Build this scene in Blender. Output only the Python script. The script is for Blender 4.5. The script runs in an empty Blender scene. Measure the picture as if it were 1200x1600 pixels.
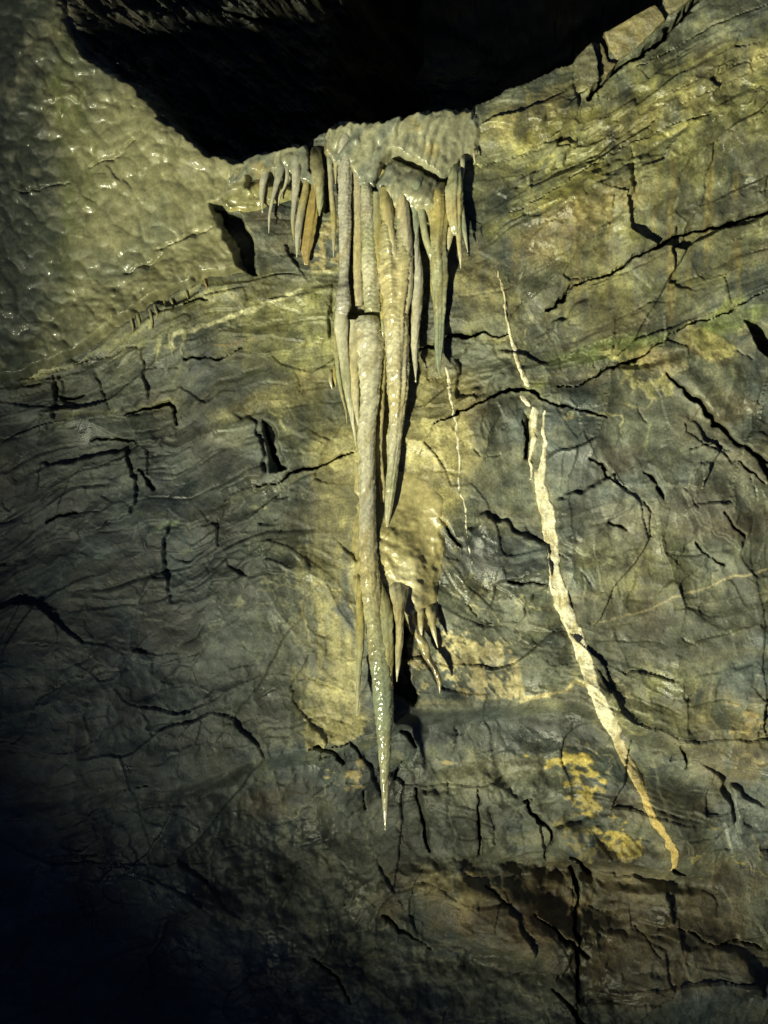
import bpy, math, random
import numpy as np
from mathutils import Vector

# ------------------------------------------------------------------ camera, world, lamp, exposure
S = 0.002            # metres per unit of the wall's own survey grid (1200 x 1600 units = 2.4 x 3.2 m)
D = 5.0              # camera to wall
scene = bpy.context.scene
C = scene.collection
cam_d = bpy.data.cameras.new('camera')
cam = bpy.data.objects.new('camera', cam_d); C.objects.link(cam)
cam.location = (0, -D, 0); cam.rotation_euler = (math.pi/2, 0, 0)
cam_d.sensor_fit = 'VERTICAL'; cam_d.sensor_height = 36; cam_d.lens = 36*D/3.2
cam_d.clip_start = 0.05; cam_d.clip_end = 60
scene.camera = cam

world = bpy.data.worlds.new('World'); scene.world = world; world.use_nodes = True
bg = world.node_tree.nodes['Background']
bg.inputs[0].default_value = (0.25, 0.42, 1.0, 1); bg.inputs[1].default_value = 0.062

sp_d = bpy.data.lights.new('show_cave_spotlight', 'SPOT')
sp = bpy.data.objects.new('show_cave_spotlight', sp_d); C.objects.link(sp)
aim = Vector(((1460-600)*S, 0, (800+0)*S))
sp.location = (-3.765, -6.955, -4.886)
sp.rotation_euler = (aim - Vector(sp.location)).to_track_quat('-Z', 'Y').to_euler()
sp_d.energy = 9300; sp_d.color = (1.0, 0.985, 0.69)
sp_d.spot_size = math.radians(34); sp_d.spot_blend = 1.0; sp_d.shadow_soft_size = 0.20
scene.view_settings.view_transform = 'Standard'; scene.view_settings.look = 'None'
scene.view_settings.exposure = 0.0; scene.view_settings.gamma = 1.0
scene.view_settings.use_curve_mapping = False

# ------------------------------------------------------------------ numpy noise toolbox
def _hash(ix, iy, seed):
    h = (ix.astype(np.int64)*374761393 + iy.astype(np.int64)*668265263 + seed*1442695041) & 0xffffffff
    h = ((h ^ (h >> 13))*1274126177) & 0xffffffff
    h = ((h ^ (h >> 16))*2246822519) & 0xffffffff
    return ((h ^ (h >> 15)) & 0xffffff)/float(0xffffff)
def vnoise(x, y, seed=0):
    ix = np.floor(x); iy = np.floor(y); fx = x-ix; fy = y-iy
    fx = fx*fx*fx*(fx*(fx*6-15)+10); fy = fy*fy*fy*(fy*(fy*6-15)+10)
    a = _hash(ix, iy, seed); b = _hash(ix+1, iy, seed); c = _hash(ix, iy+1, seed); d = _hash(ix+1, iy+1, seed)
    return (a+(b-a)*fx+(c-a)*fy+(a-b-c+d)*fx*fy)*2-1
def fbm(x, y, seed=0, oct=4, gain=0.5):
    s = 0; a = 1.0; t = 0
    for i in range(oct):
        s = s+a*vnoise(x*2**i+17.3*i, y*2**i-9.1*i, seed+i*13); t += a; a *= gain
    return s/t
def ridged(x, y, seed=0, oct=4):
    s = 0; a = 1.0; t = 0
    for i in range(oct):
        s = s+a*(1-np.abs(vnoise(x*2**i+5.3*i, y*2**i, seed+i*7)))**2; t += a; a *= 0.5
    return s/t
def sstep(a, b, x):
    t = np.clip((x-a)/(b-a), 0, 1); return t*t*(3-2*t)
def facets(u, v, size, seed, tilt=1.0, off=1.0, scoop=0.55, sign=1):
    """conchoidal fracture facets, continuous with sharp creases: lower (or upper) envelope of tilted shallow scoops"""
    x = u/size; y = v/size; ix = np.floor(x); iy = np.floor(y)
    b1 = np.full(x.shape, 99.0); b2 = np.full(x.shape, 99.0); q1 = np.zeros(x.shape)
    for dy in (-1, 0, 1):
        for dx in (-1, 0, 1):
            cx = ix+dx; cy = iy+dy
            jx = cx+_hash(cx, cy, seed); jy = cy+_hash(cx, cy, seed+1)
            r0 = _hash(cx, cy, seed+2)*2-1; r1 = _hash(cx, cy, seed+3)*2-1; r2 = _hash(cx, cy, seed+4)*2-1
            qx = x-jx; qy = y-jy; dd = qx*qx+qy*qy
            hh = .5*off*r0+tilt*(qx*r1+qy*r2)+dd
            m = hh < b1
            b2 = np.minimum(b2, np.where(m, b1, hh)); q1 = np.where(m, dd, q1); b1 = np.where(m, hh, b1)
    return sign*(b1-(1-scoop)*q1), b2-b1
def domes(u, v, size, seed):
    x = u/size; y = v/size; ix = np.floor(x); iy = np.floor(y)
    f1 = np.full(x.shape, 9.0); am = np.zeros(x.shape)
    for dy in (-1, 0, 1):
        for dx in (-1, 0, 1):
            cx = ix+dx; cy = iy+dy
            d = np.hypot(x-cx-_hash(cx, cy, seed), y-cy-_hash(cx, cy, seed+1))
            m = d < f1; am = np.where(m, 0.55+0.45*_hash(cx, cy, seed+2), am); f1 = np.where(m, d, f1)
    return (1-np.clip(f1, 0, 1)**2)*am

# ------------------------------------------------------------------ the grid of the wall
def axis(lo, hi, step, far_lo, far_hi):
    core = np.arange(lo, hi+step, step)
    a = []; p = lo; s = step
    while p > far_lo: s = min(s*1.10, 22); p -= s; a.append(p)
    b = []; p = core[-1]; s = step
    while p < far_hi: s = min(s*1.10, 22); p += s; b.append(p)
    return np.concatenate([np.array(a[::-1]), core, np.array(b)])
STEP = 1.9
gx = axis(-20, 1220, STEP, -1000, 2200)
gy = axis(-110, 1620, STEP, -900, 2500)
X, Y = np.meshgrid(gx, gy)            # shape (ny, nx)
NY, NX = X.shape

# jittered coordinates so that every traced line is ragged
JX = X+fbm(X/38, Y/38, 5, 3)*6+vnoise(X/13, Y/13, 6)*2.6+vnoise(X/6, Y/6, 16)*1.3
JY = Y+fbm(X/38, Y/38, 8, 3)*6+vnoise(X/13, Y/13, 9)*2.6+vnoise(X/6, Y/6, 19)*1.3

def line_field(pts, jit=1.0, pad=30, cap=None):
    """signed-less field: 1 on the axis, 0 at the half width; pts (x, y, full width)"""
    f = np.zeros(X.shape)
    xs = [p[0] for p in pts]; ys = [p[1] for p in pts]; w = max(p[2] for p in pts)+pad
    i0, i1 = np.searchsorted(gx, [min(xs)-w, max(xs)+w]); j0, j1 = np.searchsorted(gy, [min(ys)-w, max(ys)+w])
    if i1 <= i0 or j1 <= j0: return f, (slice(0, 0), slice(0, 0))
    sl = (slice(j0, j1), slice(i0, i1))
    x = X[sl]+(JX[sl]-X[sl])*jit; y = Y[sl]+(JY[sl]-Y[sl])*jit
    out = np.full(x.shape, -9.0)
    for (ax, ay, aw), (bx, by, bw) in zip(pts[:-1], pts[1:]):
        dx = bx-ax; dy = by-ay; L = dx*dx+dy*dy+1e-9
        t = np.clip(((x-ax)*dx+(y-ay)*dy)/L, 0, 1)
        d = np.hypot(x-ax-t*dx, y-ay-t*dy); hw = np.maximum((aw+(bw-aw)*t)/2, 0.3)
        out = np.maximum(out, 1-d/hw)
    f[sl] = np.clip(out, 0, 1) if cap is None else out
    return f, sl
def poly_sd(pts, jit=1.0, pad=60):
    """signed distance (positive inside) to polygon"""
    P = np.array(pts, float); x = X+(JX-X)*jit; y = Y+(JY-Y)*jit
    i0, i1 = np.searchsorted(gx, [P[:, 0].min()-pad, P[:, 0].max()+pad]); j0, j1 = np.searchsorted(gy, [P[:, 1].min()-pad, P[:, 1].max()+pad])
    sl = (slice(j0, j1), slice(i0, i1)); x = x[sl]; y = y[sl]
    dm = np.full(x.shape, 1e9); ins = np.zeros(x.shape, bool)
    n = len(P)
    for k in range(n):
        ax, ay = P[k]; bx, by = P[(k+1) % n]; dx = bx-ax; dy = by-ay
        t = np.clip(((x-ax)*dx+(y-ay)*dy)/(dx*dx+dy*dy+1e-9), 0, 1)
        dm = np.minimum(dm, np.hypot(x-ax-t*dx, y-ay-t*dy))
        c = ((ay > y) != (by > y)) & (x < (bx-ax)*(y-ay)/(by-ay+1e-12)+ax)
        ins ^= c
    out = np.full(X.shape, -1e3); out[sl] = np.where(ins, dm, -dm)
    return out
def blob(cx, cy, rx, ry, ang=0, rag=0.35, seed=1, sc=40):
    a = math.radians(ang); dx = X-cx; dy = Y-cy
    u = (dx*math.cos(a)+dy*math.sin(a))/rx; v = (-dx*math.sin(a)+dy*math.cos(a))/ry
    return 1-sstep(0.45, 1.15, np.hypot(u, v)+rag*fbm(X/sc, Y/sc, seed, 4)*1.6)
def curve(xs, pts):
    p = sorted(pts); return np.interp(xs, [q[0] for q in p], [q[1] for q in p])

# ------------------------------------------------------------------ bedding: strata rise to the right, flatter low down
Lf = {
 'Z': [(-1000,500),(0,330),(520,210),(740,232),(850,205),(940,160),(1033,90),(1200,15),(2200,-600)],
 'G': [(-1000,1700),(0,1700),(600,1640),(900,1600),(1200,1620),(2200,1700)],
 'A': [(-1000,1000),(0,592),(130,563),(200,505),(320,440),(400,432),(530,415),(640,400),(740,370),(800,333),(900,275),(983,223),(1077,190),(1200,120),(2200,-500)],
 'B': [(-1000,1000),(0,680),(120,655),(200,647),(273,632),(343,557),(420,540),(560,560),(697,530),(793,518),(857,480),(917,433),(990,400),(1090,353),(1200,326),(2200,0)],
 'C': [(-1000,1200),(0,883),(90,807),(220,790),(300,800),(400,762),(483,730),(553,707),(677,660),(733,633),(820,605),(910,600),(957,575),(1027,538),(1133,487),(1200,455),(2200,100)],
 'D': [(-1000,1200),(0,1010),(100,1000),(300,960),(420,900),(560,940),(680,908),(770,972),(930,972),(1080,925),(1200,893),(2200,800)],
 'E': [(-1000,1300),(0,1250),(300,1220),(480,1166),(560,1158),(650,1108),(820,1097),(900,1090),(1060,1163),(1200,1200),(2200,1400)],
 'F': [(-1000,1400),(0,1450),(300,1440),(540,1433),(600,1390),(680,1360),(862,1363),(930,1350),(1060,1367),(1200,1340),(2200,1340)],
}
def curve_rows(k): return curve(X[0], Lf[k])[None, :]
_ls = [curve_rows(k) for k in 'ZABCDEFG']
_ls = [_ls[0]-900]+_ls+[_ls[-1]+900]
BW = np.zeros(X.shape); 
for _i in range(len(_ls)-1):
    lo, hi = _ls[_i], _ls[_i+1]; t_ = np.clip((Y-lo)/np.maximum(hi-lo, 30), 0, 1)
    BW += t_*(6.4 if _i in (0, len(_ls)-2) else 1.0)
WB = BW*140.0                                   # metric-like coordinate across the bedding
WBn = WB+fbm(X/200, Y/130, 21, 3)*18+fbm(X/40, Y/40, 22, 2)*3
UB = X*1.0
# ------------------------------------------------------------------ traced cracks (x, y, width)
CR = [
 [(990,400,3),(1033,383,6),(1063,363,8),(1090,353,9),(1133,347,7),(1177,335,8),(1230,318,9)],
 [(857,480,7),(883,465,6),(893,450,4),(917,433,3),(953,428,3),(980,413,5),(990,400,3)],
 [(925,150,8),(945,120,14),(985,90,13),(1020,68,14),(1050,38,12),(1095,-5,12)],
 [(800,333,1.5),(867,293,2),(900,275,3),(950,247,3),(983,223,3),(1033,203,2),(1077,190,3),(1113,172,2)],
 [(987,230,2),(990,263,3),(993,290,2)], [(957,307,2),(960,325,3)], [(845,350,2),(882,333,3)],
 [(1000,100,2),(1033,83,4),(1087,53,4),(1113,38,2),(1200,5,2)],
 [(1100,230,2),(1150,205,2),(1200,170,2)], [(1020,160,1.5),(1080,130,2),(1160,95,2),(1200,85,2)],
 [(740,260,1.5),(820,240,2),(900,200,2),(960,175,2)],
 [(800,605,6),(820,605,9),(837,608,9),(847,620,5),(880,635,4),(910,640,3),(950,648,2)],
 [(677,660,1.5),(707,647,3),(733,633,4),(767,617,6),(800,605,7)],
 [(870,603,2),(910,600,2),(933,587,3),(957,575,6),(983,563,6),(1010,552,4),(1027,538,2.5),(1067,513,2.5),(1100,497,2),(1133,487,2),(1160,472,2),(1230,440,2)],
 [(1045,580,4),(1073,613,10),(1100,633,12),(1120,657,12),(1150,682,11),(1173,703,10),(1230,740,9)],
 [(1153,547,2),(1180,560,3)], [(1080,700,2),(1107,693,4),(1127,693,4),(1140,705,2)],
 [(1157,722,3),(1173,737,5),(1197,753,3)], [(1173,747,3),(1182,767,3),(1182,785,2)],
 [(1008,735,3),(1022,752,9),(1032,765,9),(1037,778,3)], [(923,717,3),(943,723,5),(953,743,4),(987,763,2)],
 [(1008,783,4),(1018,800,4),(1015,837,2)], [(1083,777,2),(1093,790,2)],
 [(657,545,6),(678,541,8),(697,530,8),(720,525,10),(737,529,8),(760,518,5),(773,525,4),(797,517,3)],
 [(400,762,2),(433,753,2),(450,743,5),(483,730,6),(513,723,5),(533,715,4),(553,707,3)],
 [(617,778,1.5),(643,770,2.5),(665,758,1.5)], [(743,700,2),(750,713,3)], [(758,715,2),(783,707,3)], [(770,673,2),(797,662,3)],
 [(-20,596,4),(20,588,3),(67,585,4),(100,575,4),(130,563,3),(167,557,3),(187,545,2),(227,543,2)],
 [(197,498,4),(233,480,5),(267,463,4),(300,447,4),(325,430,3)],
 [(197,647,3),(233,635,5),(263,630,7),(273,637,6),(278,667,3)], [(143,690,3),(167,685,4),(197,683,5),(213,693,3)],
 [(218,733,4),(237,762,8)], [(77,587,3),(83,613,3),(97,620,6),(123,617,5)], [(283,563,3),(313,560,5),(343,557,4),(380,545,3)],
 [(283,475,3),(305,470,5),(327,473,3)], [(233,573,3),(273,578,3)], [(143,577,4),(153,610,4),(170,637,3)],
 [(347,780,2),(377,767,3),(400,760,2)], [(67,817,3),(90,807,5),(117,803,3)], [(-20,883,4),(20,885,4)],
 [(412,655,4),(425,700,10),(437,735,6)],
 [(687,808,3),(700,828,11),(712,842,9),(724,855,3)], [(663,910,2),(680,907,4),(693,912,3)], [(673,928,3),(678,942,5),(683,957,3)],
 [(730,943,2),(747,962,4),(770,972,4)], [(482,1168,3),(500,1169,9),(515,1183,10),(535,1198,4)],
 [(520,1172,3),(547,1165,5),(557,1173,9),(563,1190,6)], [(627,1150,6),(637,1156,11),(650,1177,4)],
 [(712,1143,3),(715,1170,3)], [(653,1248,4),(658,1277,4),(663,1300,9),(668,1322,10),(673,1342,6)],
 [(540,1387,3),(542,1410,2.5),(540,1433,3)], [(567,1420,2),(587,1433,3)], [(566,1250,5),(570,1280,4)],
 [(623,1423,2),(640,1447,4),(680,1477,3)], [(597,1453,5),(627,1473,7),(653,1487,4),(673,1503,3)],
 [(760,1393,3),(800,1420,5)], [(619,1305,3),(630,1320,3)], [(620,1228,6),(630,1200,5)], [(585,1212,3),(573,1200,4)],
 [(825,1260,4),(843,1287,10),(867,1307,6),(872,1320,5),(863,1343,6),(862,1363,7)],
 [(903,1347,12),(917,1360,12),(930,1387,6)],
 [(903,1373,9),(910,1407,10),(913,1433,8),(903,1467,7),(910,1500,11),(903,1560,7),(905,1640,6)],
 [(843,1437,3),(873,1467,8),(900,1493,14),(923,1510,7)], [(923,1433,4),(953,1440,3),(987,1448,4)],
 [(997,1457,3),(1017,1477,4),(1033,1500,3)],
 [(1033,1457,3),(1083,1458,3),(1100,1472,5),(1123,1483,4),(1167,1477,4),(1230,1500,5)],
 [(1056,1362,8),(1068,1370,12),(1078,1372,5)], [(867,1553,5),(897,1583,10),(915,1610,11)],
 [(1130,800,3),(1143,820,6),(1163,840,3)], [(1090,850,4),(1110,870,5),(1130,888,3)], [(953,817,3),(970,823,5),(983,830,3)],
 [(908,893,3),(927,915,3)], [(873,867,3),(890,877,2)], [(888,923,3),(898,947,4)], [(800,907,3),(823,913,5),(850,915,3)],
 [(1060,1163,4),(1073,1183,6),(1077,1204,4)], [(1053,1190,4),(1059,1180,3)], [(823,823,2),(843,847,2)],
 [(1033,1153,2),(1067,1163,3)], [(818,650,3),(824,683,8),(823,718,5)],
 [(-10,46,4),(20,27,4),(43,7,3)], [(143,267,3),(173,253,5),(200,237,5),(217,223,3)],
 [(247,397,2),(290,378,3),(335,362,2)], [(1060,160,2),(1110,140,2)],
 [(730,330,2),(745,345,3)], [(700,1230,3),(705,1290,3)], [(750,1240,4),(755,1300,5),(752,1350,4)], [(770,1270,4),(780,1330,3)],
 [(1000,640,1.5),(1012,660,2)], [(925,560,1.5),(932,575,2)], [(1090,1010,2),(1070,1000,2)],
 [(300,830,2),(330,815,3),(355,800,2)], [(320,880,2),(335,910,3),(325,930,2)], [(60,1090,2),(110,1060,3),(160,1040,2)],
 [(180,1240,2),(230,1225,3)], [(390,1300,2),(440,1298,3)], [(210,1370,3),(240,1385,3)], [(490,1510,4),(530,1550,6),(545,1580,4)],
]
HOLES = [   # polygon, depth
 ([(1168,498),(1192,499),(1215,525),(1215,560),(1190,540)], .14),
 ([(336,326),(378,338),(396,378),(404,432),(390,424),(366,392)], .10),
 ([(613,950),(640,950),(636,1000),(637,1050),(656,1090),(646,1106),(613,1085)], .10),
 ([(820,640),(832,650),(830,720),(822,716)], .04),
 ([(505,290),(513,285),(514,330),(507,335)], .06),
 ([(410,650),(430,662),(447,735),(425,738)], .05),
 ([(1150,690),(1200,720),(1230,790),(1185,720)], .06),
]
# ------------------------------------------------------------------ wall height
COATM0 = np.clip(blob(595, 860, 105, 300, 0, .25, 33, 40)*1.1, 0, 1)
calm = 1-0.75*blob(620, 600, 190, 620, 0, .1)                # fairly even behind the stalactites
H = 0.055*fbm(X/420, Y/420, 31, 3)*calm
f1, e1 = facets(UB*0.55+fbm(X/90, Y/90, 3, 2)*10, WBn*1.15, 120, 41, .95, .4, .62)
f2_, e2 = facets(UB*0.7+WB*0.35+fbm(X/50, Y/50, 4, 2)*8, WBn*1.1-UB*.2, 58, 51, .95, .4, .55)
f3, e3 = facets(UB*0.8+fbm(X/25, Y/25, 7, 2)*3.5, WBn*1.3, 24, 61, 1.0, .4, .45)
f4, e4 = facets(UB*0.9-WB*.4+fbm(X/16, Y/16, 14, 2)*2, WBn*1.5, 11, 71)
rough = np.clip(0.55+0.9*fbm(X/150, Y/110, 77, 3), 0.08, 1.3)
shaly = sstep(.05, .6, fbm(X/260, WB/70, 78, 3)*.8+.5*blob(1010, 260, 330, 260)+.3*blob(800, 1150, 420, 60)+.1*blob(400, 560, 160, 60))
H += calm*(0.045*f1+0.0*e1)*(.4+.6*calm)
H += 0.0300*f2_*np.clip(rough*1.2, .35, 1.2)
H += 0.0095*f3*rough*(1-.7*COATM0)+0.0034*f4*np.clip(rough, .25, 1)*(1-.6*COATM0)
H += .0016*ridged(UB/34+WB/90, WBn/15, 85, 4)*np.clip(rough, .3, 1)*(1-.7*COATM0)
H += 0.0014*fbm(X/20, Y/14, 81, 4)*(.5+rough*.6)
# shaly laminae, long and thin along the bedding
lam = ridged(UB/130, WBn/13, 91, 3); lam2 = fbm(UB/70, WBn/6.5, 95, 2)
H += shaly*(0.0050*lam+0.0016*lam2)
# saw-tooth bed edges
for per, amp, sd in ((31, .0055, 1), (70, .0150, 2), (140, .018, 3)):
    q = WBn/per+fbm(X/220, Y/220, 110+sd, 3)*.45*(per < 100); fr = q-np.floor(q)
    l0 = _hash(np.floor(q)-1, np.floor(q)*0, 130+sd); l1 = _hash(np.floor(q), np.floor(q)*0, 130+sd)
    am_ = np.clip(.35+1.8*fbm(X/70+40*l1, Y/60, 131+sd, 3), 0, 1.3)*(.35+.65*calm)*(1-.8*COATM0)
    H += amp*(l0+(l1-l0)*sstep(0, .10, fr)-.5)*am_
    gr = np.clip(.1+2.2*fbm(X/45+40*l1, Y/45, 135+sd, 3), 0, 1)*(1-COATM0)
    H -= .0050*np.clip(gr*1.3-.3, 0, 1)*(1-sstep(0, 2.0/per, np.abs(fr-.02)))
# fracture seams between facets
H -= 0.0012*(1-sstep(0, .05, e2))*sstep(.2, .5, fbm(X/90, Y/90, 140, 3))
COATM = np.clip(blob(595, 860, 105, 300, 0, .25, 33, 40)*1.1, 0, 1)

# the ledge: rock steps back below the line E
EY = curve_rows('E')+fbm(X/60, Y*0+3, 150, 3)*8
stepw = blob(700, 1230, 420, 420, 0, .1)
H -= (0.075*sstep(0, 34, Y-EY)+0.085*sstep(0, 190, Y-EY))*(.35+.65*stepw)
# bulging boulder-like shapes low right
H += 0.09*blob(960, 1290, 190, 105, 20, .1)+0.05*blob(740, 1290, 90, 90, 0, .12)-0.05*blob(900, 1420, 70, 60, 0, .2)
H += 0.085*blob(760, 1440, 150, 70, 20, .15)+0.05*blob(1080, 1520, 130, 70, 0, .15)-.06*blob(960, 1380, 160, 22, 5, .2)
# folded wavy layers in the low rocks
fold = WB+40*np.sin(X/70+Y/140)+fbm(X/120, Y/120, 152, 2)*30
H += 0.006*sstep(1120, 1300, Y)*ridged(X/200, fold/26, 153, 3)*(.6+.5*fbm(X/160, Y/160, 154, 2))
# ledge above crack 520 and upper right shelf
H += 0.02*blob(730, 470, 90, 55, -12, .2)+0.03*blob(1080, 250, 260, 90, -26, .15)
H -= 0.02*blob(1010, 560, 60, 14, -10, .2)
H += 0.030*blob(1110, 590, 75, 55, 40, .15)+0.02*blob(830, 930, 50, 50, 0, .2)+.02*blob(840,1000,60,70,0,.2)

# individual fracture faces (outline, step in metres, slope across, slope down)
SLABS = [([(690,860),(760,800),(850,850),(860,900),(790,905),(700,935),(665,905)],.012,.16,-.10),([(830,930),(860,915),(880,960),(905,1030),(850,1075),(810,1050),(805,980)],-.014,-.1,.12),
 ([(870,780),(960,740),(1010,790),(1000,860),(940,880),(880,850)],.012,-.12,-.1),([(1010,660),(1060,640),(1130,700),(1100,760),(1040,760),(1010,730)],.016,.12,.1),([(1090,720),(1150,720),(1180,780),(1160,860),(1100,820),(1070,770)],.014,-.15,.1),
 ([(20,600),(75,592),(85,660),(60,700),(10,690)],.014,.1,-.1),([(85,590),(135,575),(140,620),(110,640),(90,625)],-.012,.15,0),([(60,650),(110,625),(105,660),(65,690)],.018,-.1,.1),
 ([(150,560),(225,545),(235,620),(180,650),(160,600)],.014,.12,.1),([(200,650),(272,635),(278,690),(215,690)],.014,-.1,.1),([(60,730),(200,700),(215,790),(140,840),(40,820)],.018,.08,-.1),
 ([(255,860),(270,810),(320,840),(320,940),(260,945)],-.014,.15,.05),([(325,890),(340,870),(385,905),(330,915)],.012,.1,.1),([(485,1170),(560,1175),(600,1260),(540,1290),(480,1240)],.014,.15,.1),
 ([(660,1250),(750,1230),(760,1350),(680,1350)],.018,-.12,.08),([(770,1230),(830,1260),(860,1340),(790,1360),(760,1300)],.02,.15,.05),([(870,1300),(960,1270),(1010,1350),(960,1360),(905,1350),(880,1330)],.024,-.1,.1),
 ([(1020,1180),(1120,1200),(1150,1290),(1080,1340),(1040,1280)],.024,.12,.08),([(1140,1230),(1210,1260),(1210,1350),(1160,1320)],.018,-.15,0),([(930,1380),(1050,1390),(1060,1450),(960,1450)],.022,.1,-.1),
 ([(930,1460),(1040,1480),(1050,1560),(930,1560)],.028,-.12,.1),([(1070,1480),(1160,1490),(1200,1560),(1090,1600)],.024,.1,.1),([(340,640),(400,660),(420,740),(350,770),(320,720)],.014,.14,.05),([(400,820),(480,810),(480,900),(420,890)],.014,-.1,.1),
 ([(870,300),(960,250),(985,260),(990,300),(900,350),(860,340)],.012,.1,.08),([(995,250),(1080,220),(1100,290),(1000,330)],.013,-.1,.1),([(750,260),(850,220),(905,215),(880,255),(790,300),(750,300)],.014,.12,.05),([(740,160),(900,100),(905,165),(830,200),(755,200)],.018,.05,.15),
 ([(585,1400),(620,1380),(700,1362),(850,1368),(900,1400),(905,1500),(870,1540),(780,1500),(700,1480),(650,1440),(600,1440)],.018,.0,.06),([(700,1430),(800,1420),(840,1500),(760,1490)],.02,.1,0),([(1100,130),(1210,70),(1210,140),(1120,190)],.014,.1,.1),
 ([(1060,345),(1210,320),(1210,420),(1130,455),(1050,440)],-.010,.1,.1),([(860,500),(960,440),(1050,430),(1040,500),(950,550),(880,560)],.012,-.08,.1),([(430,470),(520,440),(515,530),(420,560),(350,560)],.012,.1,.1),([(710,560),(760,535),(800,570),(760,600),(715,620)],-.008,.2,0)]
for pts, st_, sx, sy in SLABS:
    sd = poly_sd(pts, 1.3, 30); k_ = sstep(-1.5, 3.5, sd)*(1-COATM0); cx = np.mean([p[0] for p in pts]); cy = np.mean([p[1] for p in pts])
    H += k_*(st_*.8+np.clip(S*((X-cx)*sx+(Y-cy)*sy)*1.1, -.012, .011))
BASE0 = H.copy()
wv = 1+1.3*fbm(X/18, Y/18, 170, 3)
for k, pts in enumerate(CR):
    wmax = max(p[2] for p in pts); thin = wmax < 4.5
    f, sl = line_field([(a, b, max(w*(.62 if thin else .78), 2.0)) for a, b, w in pts], 0.9, 30, cap=1)
    w_ = wv[sl]; ff = np.clip(f[sl]-(1-w_)*.55, 0, 1)
    H[sl] -= sstep(0, .8, ff)*(min(0.002+0.0035*wmax, .02) if thin else min(0.006+0.0105*wmax, .13))
    if not thin:
        g, sl2 = line_field([(a-3, b-20, 62) for a, b, w in pts], 1.0)
        H[sl2] += min(.0012*wmax, .010)*sstep(0, 1, g[sl2])
    g, sl2 = line_field([(a+1, b+5, 14+w) for a, b, w in pts], 1.5)
    H[sl2] -= (0.0010+.0002*wmax)*sstep(0, 1, g[sl2])
for pts, dep in HOLES:
    sd = poly_sd(pts, .8); H -= dep*sstep(-1.5, 5, sd)

# the black hollow above
PIT = [(96,-800),(1300,-800),(1095,0),(1048,-10),(1030,5),(946,48),(948,100),(938,70),(925,62),(897,93),(840,118),(745,155),(730,170),
       (640,187),(560,193),(505,206),(480,224),(440,232),(400,240),(370,251),(320,236),(250,172),(200,122),(130,86),(104,50)]
psd = poly_sd(PIT, .9, 900)+(5*fbm(X/14, Y/9, 162, 3)+7*fbm(X/45, Y/45, 163, 2))*sstep(520, 380, X)
# its back wall runs in from the left and falls away to the right
ramp = np.interp(X+fbm(X/60, Y/60, 164, 3)*22, [100, 180, 370, 490, 570, 680], [0.02, .17, .46, .70, 1.15, 1.8])
lw = np.interp(X, [100, 300, 420], [70, 34, 14]); pit = sstep(-.35*(lw-12)-1, 1, (psd-0*lw)/lw*1.0)*ramp if False else np.clip(sstep(0, 1, (psd+.25*(lw-14)+1)/lw), 0, 1)*ramp
H -= pit
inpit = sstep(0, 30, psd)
H += inpit*sstep(700, 400, X)*(.050*ridged(UB/70+Y/90, (Y-X*.75)/20, 160, 4)+.035*fbm(X/30, Y/24, 161, 4))
H += sstep(2, 14, psd)*sstep(80, 22, psd)*sstep(120, 180, X)*sstep(400, 360, X)*.10*np.clip(ridged((X+Y)/50, (Y-X*.6)/16, 166, 3)-.2, 0, 1)
f, sl = line_field([(225,-62,4),(262,-56,6),(310,-50,9),(384,-44,8),(450,-52,6)], 1.0); H[sl] -= .06*sstep(0, .8, f[sl])

# outlines of the flowstone bodies; the rock beneath them is smooth
FLOWP = [(-400,-400),(60,-400),(100,10),(115,60),(135,92),(205,130),(255,182),(322,243),(372,257),(402,262),(385,300),(338,322),(352,365),(385,425),(330,430),(262,466),(200,500),(130,545),(60,578),(-20,594),(-400,760)]
BAND = [(512,206),(540,196),(600,190),(650,183),(700,174),(738,168),(752,200),(745,232),(722,258),(706,276),(690,282),(668,268),(640,255),(612,246),(598,262),(588,300),(560,300),(545,270),(520,262),(505,240)]
BAND2 = [(372,262),(392,247),(420,240),(455,233),(478,226),(484,240),(486,270),(500,290),(480,296),(465,285),(450,276),(430,275),(410,280),(398,276),(385,285),(360,300),(352,285)]
CAP = [(588,318),(584,290),(600,262),(612,250),(634,258),(656,264),(690,286),(700,315),(694,345),(660,352),(630,345),(600,350)]
BACK = [(545,225),(572,240),(600,262),(640,290),(656,320),(654,380),(650,430),(640,470),(628,500),(604,512),(566,480),(562,430),(553,380),(550,300)]
smooth = 0.05*fbm(X/420, Y/420, 31, 3)*calm-pit
sd = poly_sd(FLOWP, 1.1, 500); k_ = sstep(-6, 10, sd); H = H*(1-k_)+(smooth-.006)*k_
for P_ in (BAND, BAND2, CAP, BACK):
    sd = poly_sd(P_, .8, 60); k_ = sstep(-2, 8, sd); H = H*(1-k_)+(-.004)*k_

# ------------------------------------------------------------------ wall colour (albedo, linear)
def mix(c, col, m):
    m = np.clip(m, 0, 1)[..., None]; return c*(1-m)+np.array(col)*m
n1 = fbm(X/110, Y/110, 201, 5); n2 = fbm(X/34, Y/34, 202, 5); n3 = fbm(X/9, Y/9, 203, 3); nb = fbm(UB/160, WBn/18, 204, 4)
streak = fbm(X/11+n1*2, Y/150, 205, 4); streak2 = fbm(X/26, Y/220, 206, 3)
COL = np.zeros(X.shape+(3,))+np.array((.068, .073, .050))
COL = mix(COL, (.045, .056, .050), sstep(0, .5, n1))
COL = mix(COL, (.115, .115, .075), sstep(.0, .6, nb)*.7)
COL = mix(COL, (.085, .066, .036), sstep(.15, .7, fbm(X/140, Y/90, 207, 4))*.65)
COL = mix(COL, (.15, .145, .075), sstep(.05, .6, n2+.3*streak)*.35)
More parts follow.
